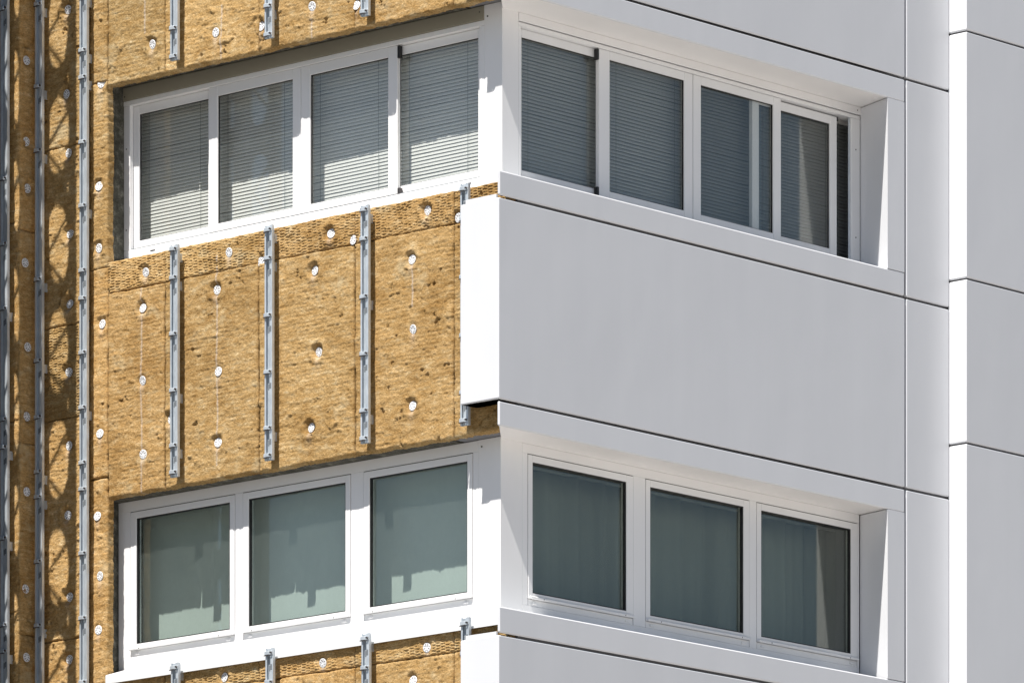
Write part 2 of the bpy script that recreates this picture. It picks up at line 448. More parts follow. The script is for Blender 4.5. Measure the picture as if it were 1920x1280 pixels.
def wool_board(parent, side, u0, u1, z0, z1, n_front, thick=0.066, seed=0, ribbed=False, discs=(), wob=(0.004, 0.004, 0.004, 0.004), res=0.0066, flip=False):
    """one board of mineral wool, a displaced sheet with a skirt; wob = roughness of the low-u, high-u, bottom and top edges"""
    ru, rz = (0.0052, 0.0038) if ribbed else (res, res)
    nu = max(4, int((u1 - u0) / ru)); nz = max(4, int((z1 - z0) / rz))
    us = np.linspace(u0, u1, nu + 1); zs = np.linspace(z0, z1, nz + 1)
    uu, zz = np.meshgrid(us, zs)
    dl = [(a, b, 0.004 if (a, b) in FLUSH else random.uniform(.009, .018)) for (a, b) in discs]
    h = wool_h(side, uu, zz, seed, ribbed, dl)
    # edges
    def ed(d, s): return np.clip(1 - d / s, 0, 1) ** 2
    h = h - 0.010 * np.maximum(np.maximum(ed(uu - u0, .014), ed(u1 - uu, .014)), np.maximum(ed(zz - z0, .012), ed(z1 - zz, .012)))
    wu0 = (fbm(zz * 9, zz * 0 + seed, 131, 3, .7) - .62) * 2 * wob[0]; wu1 = (fbm(zz * 9, zz * 0 + seed + 5, 137, 3, .7) - .38) * 2 * wob[1]
    wz0 = (fbm(uu * 9, uu * 0 + seed, 139, 4, .7) - .5) * 2 * wob[2]; wz1 = (fbm(uu * 9, uu * 0 + seed + 3, 149, 4, .7) - .5) * 2 * wob[3]
    fu0 = np.clip(1 - (uu - u0) / .05, 0, 1); fu1 = np.clip(1 - (u1 - uu) / .05, 0, 1)
    fz0 = np.clip(1 - (zz - z0) / .05, 0, 1); fz1 = np.clip(1 - (z1 - zz) / .05, 0, 1)
    # irregular gaps: negative wobble opens the seam, never overlaps the neighbour by more than a whisker
    U = uu - wu0 * fu0 * (1 if wob[0] > 0 else 0) - wu1 * fu1
    Z = zz + wz0 * fz0 + wz1 * fz1
    nn = n_front - h
    if side == 'L': co = np.stack([nn, U, Z], -1)
    else: co = np.stack([U, nn, Z], -1)
    co = co.reshape(-1, 3)
    NU = nu + 1; NZ = nz + 1
    i = np.arange(nz)[:, None] * NU + np.arange(nu)[None, :]
    quads = np.stack([i, i + 1, i + 1 + NU, i + NU], -1).reshape(-1, 4)
    if side == 'L': quads = quads[:, ::-1]
    # skirt: three rows backwards with fibre roughness
    loop = np.concatenate([np.arange(NU), np.arange(1, NZ) * NU + nu, (NZ - 1) * NU + np.arange(nu - 1, -1, -1), np.arange(NZ - 2, 0, -1) * NU])
    rng = np.random.default_rng(seed + 3)
    base = co[loop]; k = len(co); rows = [loop]; allco = [co]
    ax = 0 if side == 'L' else 1
    cen = np.array([(n_front if side == 'L' else (u0 + u1) / 2), ((u0 + u1) / 2 if side == 'L' else n_front), (z0 + z1) / 2])
    for rr in range(1, 5):
        b2 = base.copy(); b2[:, ax] = base[:, ax] * (1 - rr / 4) + (n_front + thick) * (rr / 4)
        j = rng.normal(0, 0.0016, b2.shape); j[:, ax] = 0
        b2 = b2 + j
        allco.append(b2); rows.append(k + np.arange(len(loop))); k += len(loop)
    sk = []
    for a, b in zip(rows[:-1], rows[1:]):
        sk.append(np.stack([a, np.roll(a, -1), np.roll(b, -1), b], -1))
    sk = np.concatenate(sk)
    if side == 'R': sk = sk[:, ::-1]
    faces = np.concatenate([quads, sk]); co = np.concatenate(allco)
    me = bpy.data.meshes.new('insulation_board')
    me.vertices.add(len(co)); me.vertices.foreach_set('co', co.ravel().astype(np.float32))
    me.loops.add(len(faces) * 4); me.loops.foreach_set('vertex_index', faces.ravel().astype(np.int32))
    me.polygons.add(len(faces)); me.polygons.foreach_set('loop_start', (np.arange(len(faces)) * 4).astype(np.int32))
    me.polygons.foreach_set('use_smooth', np.ones(len(faces), dtype=bool))
    me.update(calc_edges=True)
    ch = np.zeros(len(co), np.float32)
    if side == 'L':
        for (cu, a, b) in CHALK:
            du = np.abs(co[:, 1] - cu - 0.004 * np.sin(co[:, 2] * 9))
            ch = np.maximum(ch, (0.62 * np.exp(-(du / 0.006) ** 2) * ((co[:, 2] > a) & (co[:, 2] < b))).astype(np.float32))
        for (du_, dz_) in discs:   # drill dust run down below each disc
            d1 = np.abs(co[:, 1] - du_) / (0.018 + 0.12 * np.clip(dz_ - 0.03 - co[:, 2], 0, .1)); d2 = (dz_ - 0.03 - co[:, 2])
            ch = np.maximum(ch, (0.55 * np.exp(-d1 ** 2) * np.where((d2 > 0), np.exp(-d2 / 0.035), 0)).astype(np.float32))
    at = me.attributes.new('chalk', 'FLOAT', 'POINT'); at.data.foreach_set('value', ch)
    tv = random.uniform(0.90, 1.06); tw = random.uniform(-0.03, 0.03)
    tc = me.attributes.new('tone', 'FLOAT_COLOR', 'POINT')
    tc.data.foreach_set('color', np.tile(np.array([tv + tw, tv, tv - tw, 1], np.float32), len(co)))
    me.materials.append(M['wool'])
    o = link('insulation_board', me, parent)
    for (du, dz, deep) in dl:
        d = bpy.data.objects.new('fixing_disc', DISC); COL.objects.link(d)
        d.parent = o
        if side == 'L': d.location = (n_front + deep, du, dz); tilt = 0, random.uniform(-.16, .22), random.uniform(-.14, .14)
        else: d.location = (du, n_front + deep, dz); tilt = random.uniform(-.1, .1), random.uniform(-.1, .1), math.pi / 2
        d.rotation_euler = (random.uniform(0, 6), tilt[1], tilt[2]) if side == 'L' else (tilt[0], random.uniform(-.1, .1), tilt[2])
    return o

# ------------------------------------------------------------------ the wool-covered wall left of the corner
WOOL = 0.145
wallL = thing('insulated_wall', (0.4, 2.0, 0), 'sunlit wall of golden mineral wool boards left of the building corner', 'wall')
cb = MB()
CB, CE = 0.212, 0.62
cb.box('L', 0.62, 6.5, CB, CE, 13.44, 18)
cb.box('L', 0.62, 3.80, CB, CE, 10.612, 12.205)
cb.box('L', 0.62, 3.80, CB, CE, 0, 9.36)
cb.box('L', 3.80, 6.5, CB, CE, 0, 13.438)
cb.obj('wall_core', M['concrete'], wallL)
def din(u0, u1, z0, z1): return [d for d in DISCS if u0 <= d[0] < u1 and z0 <= d[1] < z1]
SE = [0.045, 0.532, 1.415, 2.291, 3.169, 3.713]
def board(u0, u1, z0, z1, seed, ribbed=False, wob=(.005, .005, .004, .004), res=0.0066):
    return wool_board(wallL, 'L', u0 + .0028, u1 - .0028, z0 + .0018, z1 - .0018, WOOL, 0.064, seed, ribbed, din(u0, u1, z0, z1), wob, res)
for i in range(5):
    a, b = SE[i], SE[i + 1]
    board(a, b, 13.392, 14.35, 10 + i, wob=(.003, .003, .010, .002))
    board(a, b, 11.990, 12.206, 20 + i, True, wob=(.003, .003, .004, .005))
    board(a, b, 10.607, 11.990, 30 + i, wob=(.007, .007, .010, .009))
    board(a, b, 9.222, 9.366, 40 + i, True, wob=(.003, .003, .005, .004))
    board(a, b, 8.55, 9.222, 50 + i, wob=(.003, .003, .004, .006))
# strip between the window edge and the long rail, then the bay towards the inner corner
for j, (z0, z1, rb) in enumerate([(8.55, 9.36, 0), (9.36, 10.752, 0), (10.752, 12.172, 0), (12.172, 13.43, 0), (13.43, 14.35, 0)]):
    board(3.713, 3.888, z0, z1, 60 + j, bool(rb), wob=(.012, .003, .009, .009))
for j, (z0, z1, rb) in enumerate([(8.55, 9.70, 0), (9.70, 11.203, 0), (11.203, 11.836, 1), (11.836, 13.05, 0), (13.05, 14.35, 0)]):
    board(3.888, 4.372, z0, z1, 70 + j, bool(rb), wob=(.003, .003, .005, .005))

# ------------------------------------------------------------------ the wool-covered wall that steps forward at the far left
wing = thing('projecting_wall', (0.2, 5.0, 0), 'shaded wool wall stepping forward at the left edge of the picture', 'wall')
WX, WY = -0.035, 4.377
cb = MB(); cb.box('L', WY + .065, 6.5, WX + .066, 0.21, 0, 18); cb.obj('wall_core', M['concrete'], wing)
def wb(u0, u1, z0, z1, seed, discs=()): return wool_board(wing, 'L', u0, u1, z0, z1, WX, 0.064, seed, False, discs, (.018, .004, .006, .006), 0.0085)
for j, (z0, z1) in enumerate([(8.6, 9.9), (9.9, 11.2), (11.2, 12.55), (12.55, 14.5)]):
    wb(WY + .012, 5.2, z0 + .002, z1 - .002, 80 + j)
for j, (z0, z1) in enumerate([(8.6, 9.75), (9.75, 11.05), (11.05, 12.5), (12.5, 14.5)]):
    wool_board(wing, 'R', WX + .004, 0.172, z0 + .002, z1 - .002, WY, 0.06, 90 + j, False, [d for d in DISCS_RET if z0 <= d[1] < z1], (.006, .002, .004, .004), 0.0085)

# ------------------------------------------------------------------ cladding right of the corner
wallR = thing('clad_wall', (2.3, 0.3, 0), 'smooth pale grey clad wall with windows right of the building corner', 'wall')
cb = MB()
YB, YE = 0.034, 0.60
cb.box('R', 0.215, 5.2, YB, YE, 13.442, 18)
cb.box('R', 0.215, 4.10, YB, YE, 10.6145, 12.19)
cb.box('R', 0.215, 4.10, YB, YE, 0, 9.38)
cb.box('R', 4.10, 7.5, YB, YE, 0, 13.440)
cb.obj('wall_core', M['dark'], wallR)
G = 0.0085     # half joint
XJ, XR = 4.126, 4.60
ZC, ZA, ZB, ZD = 13.557, 12.066, 10.763, 9.267
PT = 0.030
c = 0.004
def wallpanel(x0, x1, z0, z1, t=PT, b=0.0072):
    MB().box('R', x0, x1, 0.0, t, z0, z1, b).obj('cladding_panel', M['panel'], wallR)
def wrap_panel(z0, z1, yend=0.338):
    # corner cassette that turns onto the left facade
    x1 = XJ - G
    poly = [(0.0, 0.0), (x1 - c, 0.0), (x1, c), (x1, PT), (PT, PT), (PT, yend - .0), (c, yend), (0.0, yend - c)]
    MB().prism(poly, z0, z1, 0.0072).obj('corner_cladding_panel', M['panel'], wallR)
    f = MB(); f.box('L', 0.036, yend - 0.036, 0.009, 0.028, z1 - .001, z1 + 0.027, .002)
    f.obj('panel_flange', M['panel'], wallR)
wrap_panel(ZC + G, 14.6)
wallpanel(0, XJ - G, 13.395, ZC - G, 0.020)
wallpanel(0, XJ - G, ZA + G, 12.232, 0.020, 0.0085)
wrap_panel(ZB + G, ZA - G)
wallpanel(0, XJ - G, 10.598, ZB - G, 0.020)
wallpanel(0, XJ - G, ZD + G, 9.443, 0.020, 0.0085)
wrap_panel(8.4, ZD - G)
# narrow upright beside each window and its splayed jamb
for (z0, z1, xi, yi) in ((12.234, 13.393, 4.040, 0.330), (9.445, 10.596, 3.985, 0.288)):
    x0 = 3.933
    sl = (xi - x0) / yi
    poly = [(x0, 0.0), (XJ - G - c, 0.0), (XJ - G, c), (XJ - G, 0.02), (x0 + 0.02 + .02 * sl + .01, 0.02), (xi + 0.02, yi), (xi, yi)]
    MB().prism(poly, z0, z1, 0.002).obj('jamb_panel', M['panel'], wallR)
# soffits above the windows and sills below
for (zs, yi, xe) in ((13.398, 0.345, 4.08), (10.601, 0.30, 4.03)):
    px, py = (.389, .327) if zs > 12 else (.328, .285)
    s_ = MB(); s_.prism([(0.022, 0.0205), (xe, 0.0205), (xe, yi), (px + .02, yi), (px + .004, py)], zs, zs + 0.012); s_.obj('soffit_panel', M['soffit'], wallR)
for (z0, yi, zi, xe) in ((12.2315, 0.335, 12.285, 4.02), (9.4425, 0.292, 9.50, 3.965)):
    s_ = MB(); k = 0
    x0 = 0.012; x2 = .40 if z0 > 12 else .335
    s_.v = [(x0, 0.0205, z0 - .012), (x0, 0.0205, z0), (x2, yi, zi), (x2, yi, zi - .012), (xe - .08, 0.0205, z0 - .012), (xe - .08, 0.0205, z0), (xe, yi, zi), (xe, yi, zi - .012)]
    s_.f = [[0, 1, 2, 3], [4, 7, 6, 5], [0, 4, 5, 1], [1, 5, 6, 2], [2, 6, 7, 3], [3, 7, 4, 0]]; s_.m = [0] * 6
    s_.obj('window_sill', M['sill'], wallR)
# upright strip of panels beside the inner corner
zz_ = [8.4, ZD, ZB, ZA, ZC, 14.6]
for a, b in zip(zz_[:-1], zz_[1:]):
    wallpanel(XJ + G, XR + .004, a + G, b - G)

wingR = thing('clad_wing', (5.5, 0.0, 0), 'plain clad wall stepping forward at the right edge with one bright narrow return', 'wall')
cb = MB(); cb.box('R', XR + .034, 8.0, -0.12, 0.032, 0, 18); cb.obj('wall_core', M['dark'], wingR)
zj = [8.32, 9.447, 11.123, 12.250, 13.947, 15.2]
for a, b in zip(zj[:-1], zj[1:]):
    poly = [(XR, -0.155), (7.2, -0.155), (7.2, -0.125), (XR + .03, -0.125), (XR + .03, 0.012), (XR + .005, 0.012), (XR + .005, -.002), (XR, -0.002)]
    MB().prism(poly, a + G * .8, b - G * .8, 0.007).obj('corner_cladding_panel', M['panel'], wingR)

# ------------------------------------------------------------------ corner posts between the windows
for (x, y, ye, xe, z0, z1, lab) in ((0.389, 0.327, 0.484, 0.545, 12.215, 13.438, 'white corner post between the upper corner windows with blinds'),
                                    (0.328, 0.285, 0.480, 0.535, 9.415, 10.611, 'white corner post between the lower corner windows')):
    t = thing('corner_post', (x + .05, y + .05, z0), lab, 'post', 'corner posts')
    poly = [(x, y), (xe, y), (xe, y + .035), (x + .035, y + .035), (x + .035, ye), (x, ye)]
    MB().prism(poly, z0, z1, 0.0).obj('post_cover', M['pvc'], t)
    s_ = MB()
    zt = z1 - (.075 if z1 > 12 else 0.045)
    s_.tube((x + .002, ye - .03, zt), (x - .003, ye - .03, zt), 0.006, 8)
    s_.obj('screw', M['screw'], t)

# ------------------------------------------------------------------ windows
def sash(parent, side, u0, u1, z0, z1, g0, g1, gz0, gz1, n, depth, glass, gasket=False, glass_set=0.022, bev=0.003):
    """sash ring from (u0,u1,z0,z1) outer to (g0,g1,gz0,gz1) glass opening; u0<u1, g0<g1"""
    b = MB()
    b.box(side, u0, g0, n, n + depth, z0, z1, bev)
    b.box(side, g1, u1, n, n + depth, z0, z1, bev)
    b.box(side, g0, g1, n + .0004, n + depth, z0, gz0, bev * .7)
    b.box(side, g0, g1, n + .0004, n + depth, gz1, z1, bev * .7)
    o = b.obj('sash', M['pvc2'], parent)
    p = MB(); p.box(side, g0 - .006, g1 + .006, n + glass_set, n + glass_set + .005, gz0 - .006, gz1 + .006)
    p.obj('glass_pane', glass, o)
    k = MB(); w = 0.0045 if not gasket else 0.007
    n0 = n + (.006 if gasket else .010); n1 = n + glass_set - .001
    k.box(side, g0 + .0003, g0 + w, n0, n1, gz0, gz1); k.box(side, g1 - w, g1 - .0003, n0, n1, gz0, gz1)
    k.box(side, g0 + w, g1 - w, n0, n1, gz1 - w, gz1 - .0003); k.box(side, g0 + w, g1 - w, n0, n1, gz0 + .0003, gz0 + w)
    k.obj('gasket', M['black'], o)
    return o

def plain(parent, name, mat, *boxes, bev=0.0025):
    b = MB()
    for bx in boxes: b.box(*bx, bev)
    return b.obj(name, mat, parent)

# upper left window: four sliding sashes
wUL = thing('sliding_window', (0.42, 2.1, 12.27), 'sunlit four-pane white sliding window above the wool panel, blinds down behind it', 'window', 'corner windows')
n = 0.389
plain(wUL, 'window_frame', M['pvc'], ('L', .486, 3.816, n, n + .10, 13.312, 13.345), ('L', .486, 3.80, n, n + .10, 12.262, 12.331), ('L', 3.741, 3.80, n + .0005, n + .035, 12.332, 13.311), ('L', .486, .528, n + .0005, n + .035, 12.332, 13.311))
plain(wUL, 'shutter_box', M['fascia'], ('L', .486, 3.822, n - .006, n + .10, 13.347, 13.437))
ZT, ZBt = 13.310, 12.339
GT, GB = 13.245, 12.388
F_, B_ = n + .007, n + .040
sash(wUL, 'L', 2.990, 3.776, ZBt, ZT, 3.036, 3.693, GB + .005, GT + .007, B_, .03, M['glass'])
sash(wUL, 'L', 2.143, 2.997, ZBt, ZT, 2.217, 2.915, GB, GT, F_, .03, M['glass'])
sash(wUL, 'L', 1.262, 2.139, ZBt, ZT, 1.347, 2.055, GB, GT, F_, .03, M['glass'])
sash(wUL, 'L', 0.549, 1.336, ZBt, ZT, 0.576, 1.286, GB + .005, GT + .007, B_, .03, M['glass'])
plain(wUL, 'end_cap', M['black'], ('L', 1.241, 1.2610, F_ - .003, F_ + .028, 13.225, 13.305))
plain(wUL, 'end_cap', M['screw'], ('L', 1.241, 1.2610, F_ - .003, F_ + .028, 12.336, 12.375))
plain(wUL, 'drain_cover', M['screw'], ('L', 3.50, 3.545, n - .0015, n + .004, 12.292, 12.301), bev=0)
plain(wUL, 'drain_cover', M['screw'], ('L', .60, .645, n - .0015, n + .004, 12.300, 12.309), bev=0)
for (u, z) in ((3.775, 12.47), (3.775, 13.02), (3.785, 13.375), (0.52, 13.40)):
    q = MB(); q.tube((n - .008 if z > 13.3 else n - .001, u, z), (n + .003, u, z), .005, 8); q.obj('screw', M['screw'], wUL)
plain(wUL, 'track_or_shadow_line', M['slot'], ('L', .53, 3.74, n + .012, n + .085, 12.3315, 12.3385), bev=0)  # dark strip set in the groove as its shadow line
sl = MB(); sl.v = [(0.130, .03, 12.188), (0.130, .03, 12.200), (.40, .03, 12.270), (.40, .03, 12.258), (0.130, 3.795, 12.188), (0.130, 3.795, 12.200), (.40, 3.795, 12.270), (.40, 3.795, 12.258)]
sl.v = [(x + 0.09 if x < .2 else x, y + (0.45 if y < 1 else 0), z + (0.02 if x < .2 else 0)) for x, y, z in sl.v]
sl.f = [[0, 1, 2, 3], [4, 7, 6, 5], [0, 4, 5, 1], [1, 5, 6, 2], [2, 6, 7, 3], [3, 7, 4, 0]]; sl.m = [0] * 6
sl.obj('window_sill', M['sill'], wUL)

# upper right window: sliding sashes, the far one pushed open behind its neighbour
wUR = thing('sliding_window', (2.3, .36, 12.27), 'shaded white sliding window on the pale clad wall, its far sash pushed open', 'window', 'corner windows')
n = 0.327
plain(wUR, 'window_frame', M['pvc'], ('R', .547, 4.036, n, n + .10, 13.312, 13.337), ('R', .547, 4.036, n, n + .10, 12.262, 12.331), ('R', 3.945, 4.036, n + .0005, n + .02, 12.332, 13.311), ('R', .547, .572, n + .0005, n + .035, 12.332, 13.311))
plain(wUR, 'shutter_box', M['pvc'], ('R', .547, 4.05, n - .006, n + .10, 13.343, 13.397))
F_, B_ = n + .007, n + .040
sash(wUR, 'R', 0.600, 1.444, ZBt, ZT, 0.622, 1.379, GB + .005, 13.257, B_, .03, M['glass'])
sash(wUR, 'R', 1.343, 2.288, ZBt, ZT, 1.451, 2.204, GB, 13.255, F_, .03, M['glass'])
sash(wUR, 'R', 2.295, 3.203, ZBt, ZT, 2.373, 3.124, GB, 13.255, F_, .03, M['glass'])
sash(wUR, 'R', 2.940, 3.835, ZBt, 13.302, 3.012, 3.761, GB + .005, 13.245, B_, .03, M['glass'])
plain(wUR, 'end_cap', M['black'], ('R', 1.3425 - .018, 1.3425, F_ - .003, F_ + .028, 13.235, 13.305))
plain(wUR, 'end_cap', M['black'], ('R', 1.3425 - .018, 1.3425, F_ - .003, F_ + .028, 12.336, 12.40))
plain(wUR, 'end_cap', M['black'], ('R', 3.8355, 3.847, B_ - .003, B_ + .02, 13.274, 13.304))
plain(wUR, 'track_or_shadow_line', M['steel'], ('R', 3.929, 3.944, n + .012, n + .022, 12.332, 13.311))
for (u, z) in ((3.99, 12.50), (3.99, 13.10), (4.0, 13.37)):
    q = MB(); q.tube((u, n - .0065 if z > 13.3 else n - .001, z), (u, n + .003, z), .005, 8); q.obj('screw', M['screw'], wUR)

def tilt_window(name, side, n, lab, uo0, uo1, zo0, zo1, sashes, glass):
    w = thing(name, P(side, (uo0 + uo1) / 2, n + .04, zo0), lab, 'window', 'corner windows')
    zs0, zs1 = 9.599, 10.533
    boxes = [(side, uo0, uo1, n, n + .09, zs1 + .0055, zo1), (side, uo0, uo1, n, n + .09, zo0, 9.553)]
    edges = [uo0] + [v for s in sashes for v in (s[0] - .0035, s[1] + .0035)] + [uo1]
    for a, b in zip(edges[::2], edges[1::2]):
        boxes.append((side, a, b, n + .0004, n + .09, 9.5535, zs1 + .005))
    plain(w, 'window_frame', M['pvc'], *boxes, bev=0.0015)
    for (a, b, ga, gb) in sashes:
        o = sash(w, side, a, b, zs0, zs1, ga, gb, 9.638, 10.488, n - .003, .05, glass, True, 0.03, 0.0022)
        plain(w, 'seal', M['black'], (side, a - .0028, a - .0002, n + .004, n + .02, zs0, zs1 + .003), (side, b + .0002, b + .0028, n + .004, n + .02, zs0, zs1 + .003), (side, a, b, n + .004, n + .02, zs1 + .0003, zs1 + .0038), bev=0)
        plain(w, 'drip_bar', M['pvc2'], (side, a, b, n - .024, n - .0035, 9.596, 9.616), bev=0.006)
        plain(w, 'frame_foot', M['pvc2'], (side, a + .001, b - .001, n + .003, n + .09, 9.5545, 9.5955), bev=0)
        for u in (a + .06, b - .06):
            plain(w, 'drain_cover', M['pvc'], (side, u - .02, u + .02, n - .004, n + .004, 9.566, 9.582), bev=0.003)
        for u in (a + .13, b - .10):
            q = MB(); q.tube(P(side, u, n - .025, 9.604), P(side, u, n - .018, 9.604), .004, 8); q.obj('screw', M['screw'], w)
    return w
wLL = tilt_window('casement_window', 'L', 0.328, 'sunlit three-pane white window at lower left with dusty greenish glass', .482, 3.79, 9.47, 10.610,
                  [(0.532, 1.501, 0.577, 1.448), (1.622, 2.608, 1.666, 2.556), (2.687, 3.672, 2.732, 3.616)], M['glass_dusty'])
wLR = tilt_window('casement_window', 'R', 0.285, 'shaded three-pane white window with dark green glass at lower right', .537, 3.975, 9.46, 10.600,
                  [(0.592, 1.627, 0.635, 1.560), (1.755, 2.813, 1.798, 2.752), (2.891, 3.952, 2.935, 3.885)], M['glass_dark'])
# projecting metal sill under the lower left window
s_ = MB()
y0, y1 = .10, 3.703
s_.v = []
prof = [(.118, 9.352), (.118, 9.408), (.127, 9.414), (.322, 9.474), (.322, 9.462), (.130, 9.402), (.130, 9.352)]
for yy in (y0, y1): s_.v += [(a, yy, b) for a, b in prof]
m_ = len(prof)
for i in range(m_):
    j = (i + 1) % m_
    s_.f.append([i, j, m_ + j, m_ + i]); s_.m.append(0)
s_.f.append(list(range(m_))[::-1]); s_.f.append(list(range(m_, 2 * m_))); s_.m += [0, 0]
s_.obj('window_sill', M['sill'], wLL)

# ------------------------------------------------------------------ rooms behind the windows (dull plaster shells)
for (x, y, z0, z1) in ((0.63, 0.62, 12.2, 13.6), (0.63, 0.62, 9.35, 10.75)):
    r = MB()
    X1, Y1 = 4.6, 4.4
    r.box('R', x - .02, X1, Y1, Y1 + .1, z0 - 1, z1); r.box('L', y - .02, Y1, X1, X1 + .1, z0 - 1, z1)
    r.box('R', x - .02, X1, y - .02, Y1, z1 - .02, z1 + .05); r.box('R', x - .02, X1, y - .02, Y1, z0 - 1.1, z0 - 1)
    tag(r.obj('room_interior', M['interior']), None, None, None, 'structure')

# ------------------------------------------------------------------ venetian blinds in the upper storey
PITCH = 0.0232
M['blind_shade'] = painted('shaded_blind_slat', (0.40, 0.41, 0.40), 0.5, 0.4, 0.05)  # same slats, the right facade's shade put into their colour
M['blind_dim'] = painted('dim_blind_slat', (0.24, 0.25, 0.245), 0.5, 0.4, 0.08)  # darker copy again, imitates the dimmer far panes
def slat_mesh(length, mat):
    b = MB(); prof = []
    for i in range(4):
        t = i / 3 - .5
        prof.append((t * 0.0255, 0.0022 * (1 - (2 * t) ** 2)))
    th = math.radians(67)
    for u in (0, length):
        for (a, hh) in prof:
            # a runs across the slat: low edge outside
            dn = -a * math.cos(th) * -1; dz = a * math.sin(th)
            nn_ = dn - hh * math.sin(th); zz2 = dz + hh * math.cos(th)
            b.v.append((nn_, u, zz2))
        for (a, hh) in prof[::-1]:
            hh = hh - .0006
            dn = a * math.cos(th); dz = a * math.sin(th)
            b.v.append((dn - hh * math.sin(th), u, dz + hh * math.cos(th)))
    k = 8
    for i in range(k): b.f.append([i, (i + 1) % k, k + (i + 1) % k, k + i]); b.m.append(0)
    b.f.append(list(range(k))[::-1]); b.f.append(list(range(k, 2 * k))); b.m += [0, 0]
    return b.mesh('slat', mat)
def blind(side, u0, u1, n, lab, z0=12.34, z1=13.33, mat=None):
    o = thing('venetian_blind', P(side, u0, n, z1), lab, 'blind', 'venetian blinds in the upper windows')
    me = slat_mesh(u1 - u0, mat or M['blind']); tb = random.uniform(-.04, .04)
    z = z1 - .05
    while z > z0:
        s = bpy.data.objects.new('slat', me); COL.objects.link(s); s.parent = o
        s.location = (0, 0, z - z1 + random.uniform(-.0004, .0004))
        if side == 'R': s.location.x = 0; 
        s.rotation_euler = (random.uniform(-.0018, .0018), tb + random.uniform(-.022, .022), 0)
        z -= PITCH
    if side == 'R':
        o.rotation_euler = (0, 0, -math.pi / 2); o.scale = (-1, 1, 1)
    hb = MB(); hb.box('L', 0, u1 - u0, -.014, .014, -.03, 0, .002)
    h = bpy.data.objects.new('head_rail', hb.mesh('head_rail', M['blind'])); COL.objects.link(h); h.parent = o
    for u in (0.12, (u1 - u0) - .12):
        cd = MB(); cd.box('L', u, u + .002, -.0175, -.0160, z0 - z1, -.03)
        q = bpy.data.objects.new('ladder_cord', cd.mesh('ladder_cord', M['interior'])); COL.objects.link(q); q.parent = o
    return o
blind('L', 3.10, 3.83, .56, 'venetian blind behind the left pane of the sunlit sliding window')
blind('L', 2.31, 3.08, .56, 'venetian blind behind the second pane from the left of the sunlit sliding window')
blind('L', 1.45, 2.22, .56, 'venetian blind behind the third pane from the left of the sunlit sliding window')
blind('L', .65, 1.41, .56, 'venetian blind behind the sunlit pane next to the upper corner post')
# on the right facade slats run along X: build in the L frame, turn by -90 degrees
def blind_R(u0, u1, n, lab, mat):
    o = blind('L', u0, u1, n, lab, mat=mat)
    o.scale = (1, 1, 1)
    o.matrix_basis = Matrix(((0, 1, 0, u0), (1, 0, 0, n), (0, 0, 1, 13.33), (0, 0, 0, 1)))
    return o
blind_R(.64, 1.46, .455, 'venetian blind behind the shaded pane next to the upper corner post', M['blind_shade'])
blind_R(1.51, 2.34, .455, 'venetian blind behind the second shaded pane from the upper corner post', M['blind_shade'])
blind_R(2.44, 3.26, .475, 'venetian blind behind the shaded pane with an inner sash edge showing', M['blind_dim'])
blind_R(3.30, 4.08, .475, 'venetian blind behind the far pane and open gap of the shaded sliding window', M['blind_dim'])

# ------------------------------------------------------------------ roller blinds behind the lower left panes
for (a, b, lab) in ((2.88, 3.86, 'pale roller blind behind the left pane of the lower left window'), (1.82, 2.80, 'pale roller blind behind the middle pane of the lower left window'),
                    (.70, 1.74, 'pale roller blind behind the lower left pane next to the corner post')):
    o = thing('roller_blind', (0.58, a, 10.6), lab, 'blind', 'roller blinds in the lower left window')
    c_ = MB(); c_.box('L', a, b, .575, .577, 9.45, 10.56); c_.obj('blind_cloth', M['roller'], o)
    c_ = MB(); c_.tube((.585, a, 10.58), (.585, b, 10.58), .02, 12); c_.obj('roller_tube', M['roller'], o)

# ------------------------------------------------------------------ curtains behind the lower right panes
M['curtain'] = painted('curtain_cloth', (0.30, 0.325, 0.30), 0.9, 0.1, 0.05)
def curtain(x0, x1, n, hem, lab, seed, amp=.022):
    o = thing('curtain', ((x0 + x1) / 2, n, 10.56), lab, 'curtain', 'curtains behind the lower right panes')
    rnd = random.Random(seed); b = MB(); nx, nz = 70, 10
    ph = [rnd.uniform(0, 6.3) for _ in range(4)]
    def sheet(back):
        for j in range(nz + 1):
            t = j / nz
            for i in range(nx + 1):
                s_ = i / nx; x = x0 + (x1 - x0) * s_
                zb = hem(s_); z = 10.56 + (zb - 10.56) * t
                f = amp * (math.sin(s_ * 34 + ph[0] + .5 * t) + .6 * math.sin(s_ * 61 + ph[1]) + .5 * math.sin(s_ * 13 + ph[2] + t))
                b.v.append((x, n + f * (.5 + .5 * t) + back, z))
    sheet(0); sheet(.0015)
    W = nx + 1; K = W * (nz + 1)
    for j in range(nz):
        for i in range(nx):
            q = [j * W + i, j * W + i + 1, (j + 1) * W + i + 1, (j + 1) * W + i]
            b.f.append(q); b.f.append([K + v for v in q[::-1]]); b.m += [0, 0]
    for j in range(nz):
        for i in (0, nx):
            q = [j * W + i, (j + 1) * W + i, K + (j + 1) * W + i, K + j * W + i]; b.f.append(q); b.m.append(0)
    for i in range(nx):
        for j in (0, nz):
            b.f.append([j * W + i, j * W + i + 1, K + j * W + i + 1, K + j * W + i]); b.m.append(0)
    me = b.mesh('cloth', M['curtain']); me.polygons.foreach_set('use_smooth', [True] * len(me.polygons))
    link('cloth', me, o)
    MB().tube((x0 - .03, n, 10.575), (x1 + .03, n, 10.575), .012, 8).obj('curtain_rod', M['interior'], o)
full = lambda s_: 9.0
curtain(.64, 2.02, .72, full, 'grey green curtain behind the dark pane next to the lower corner post', 3, .034)
curtain(2.06, 3.30, .72, full, 'grey green curtain behind the middle dark pane of the lower right window', 5, .034)
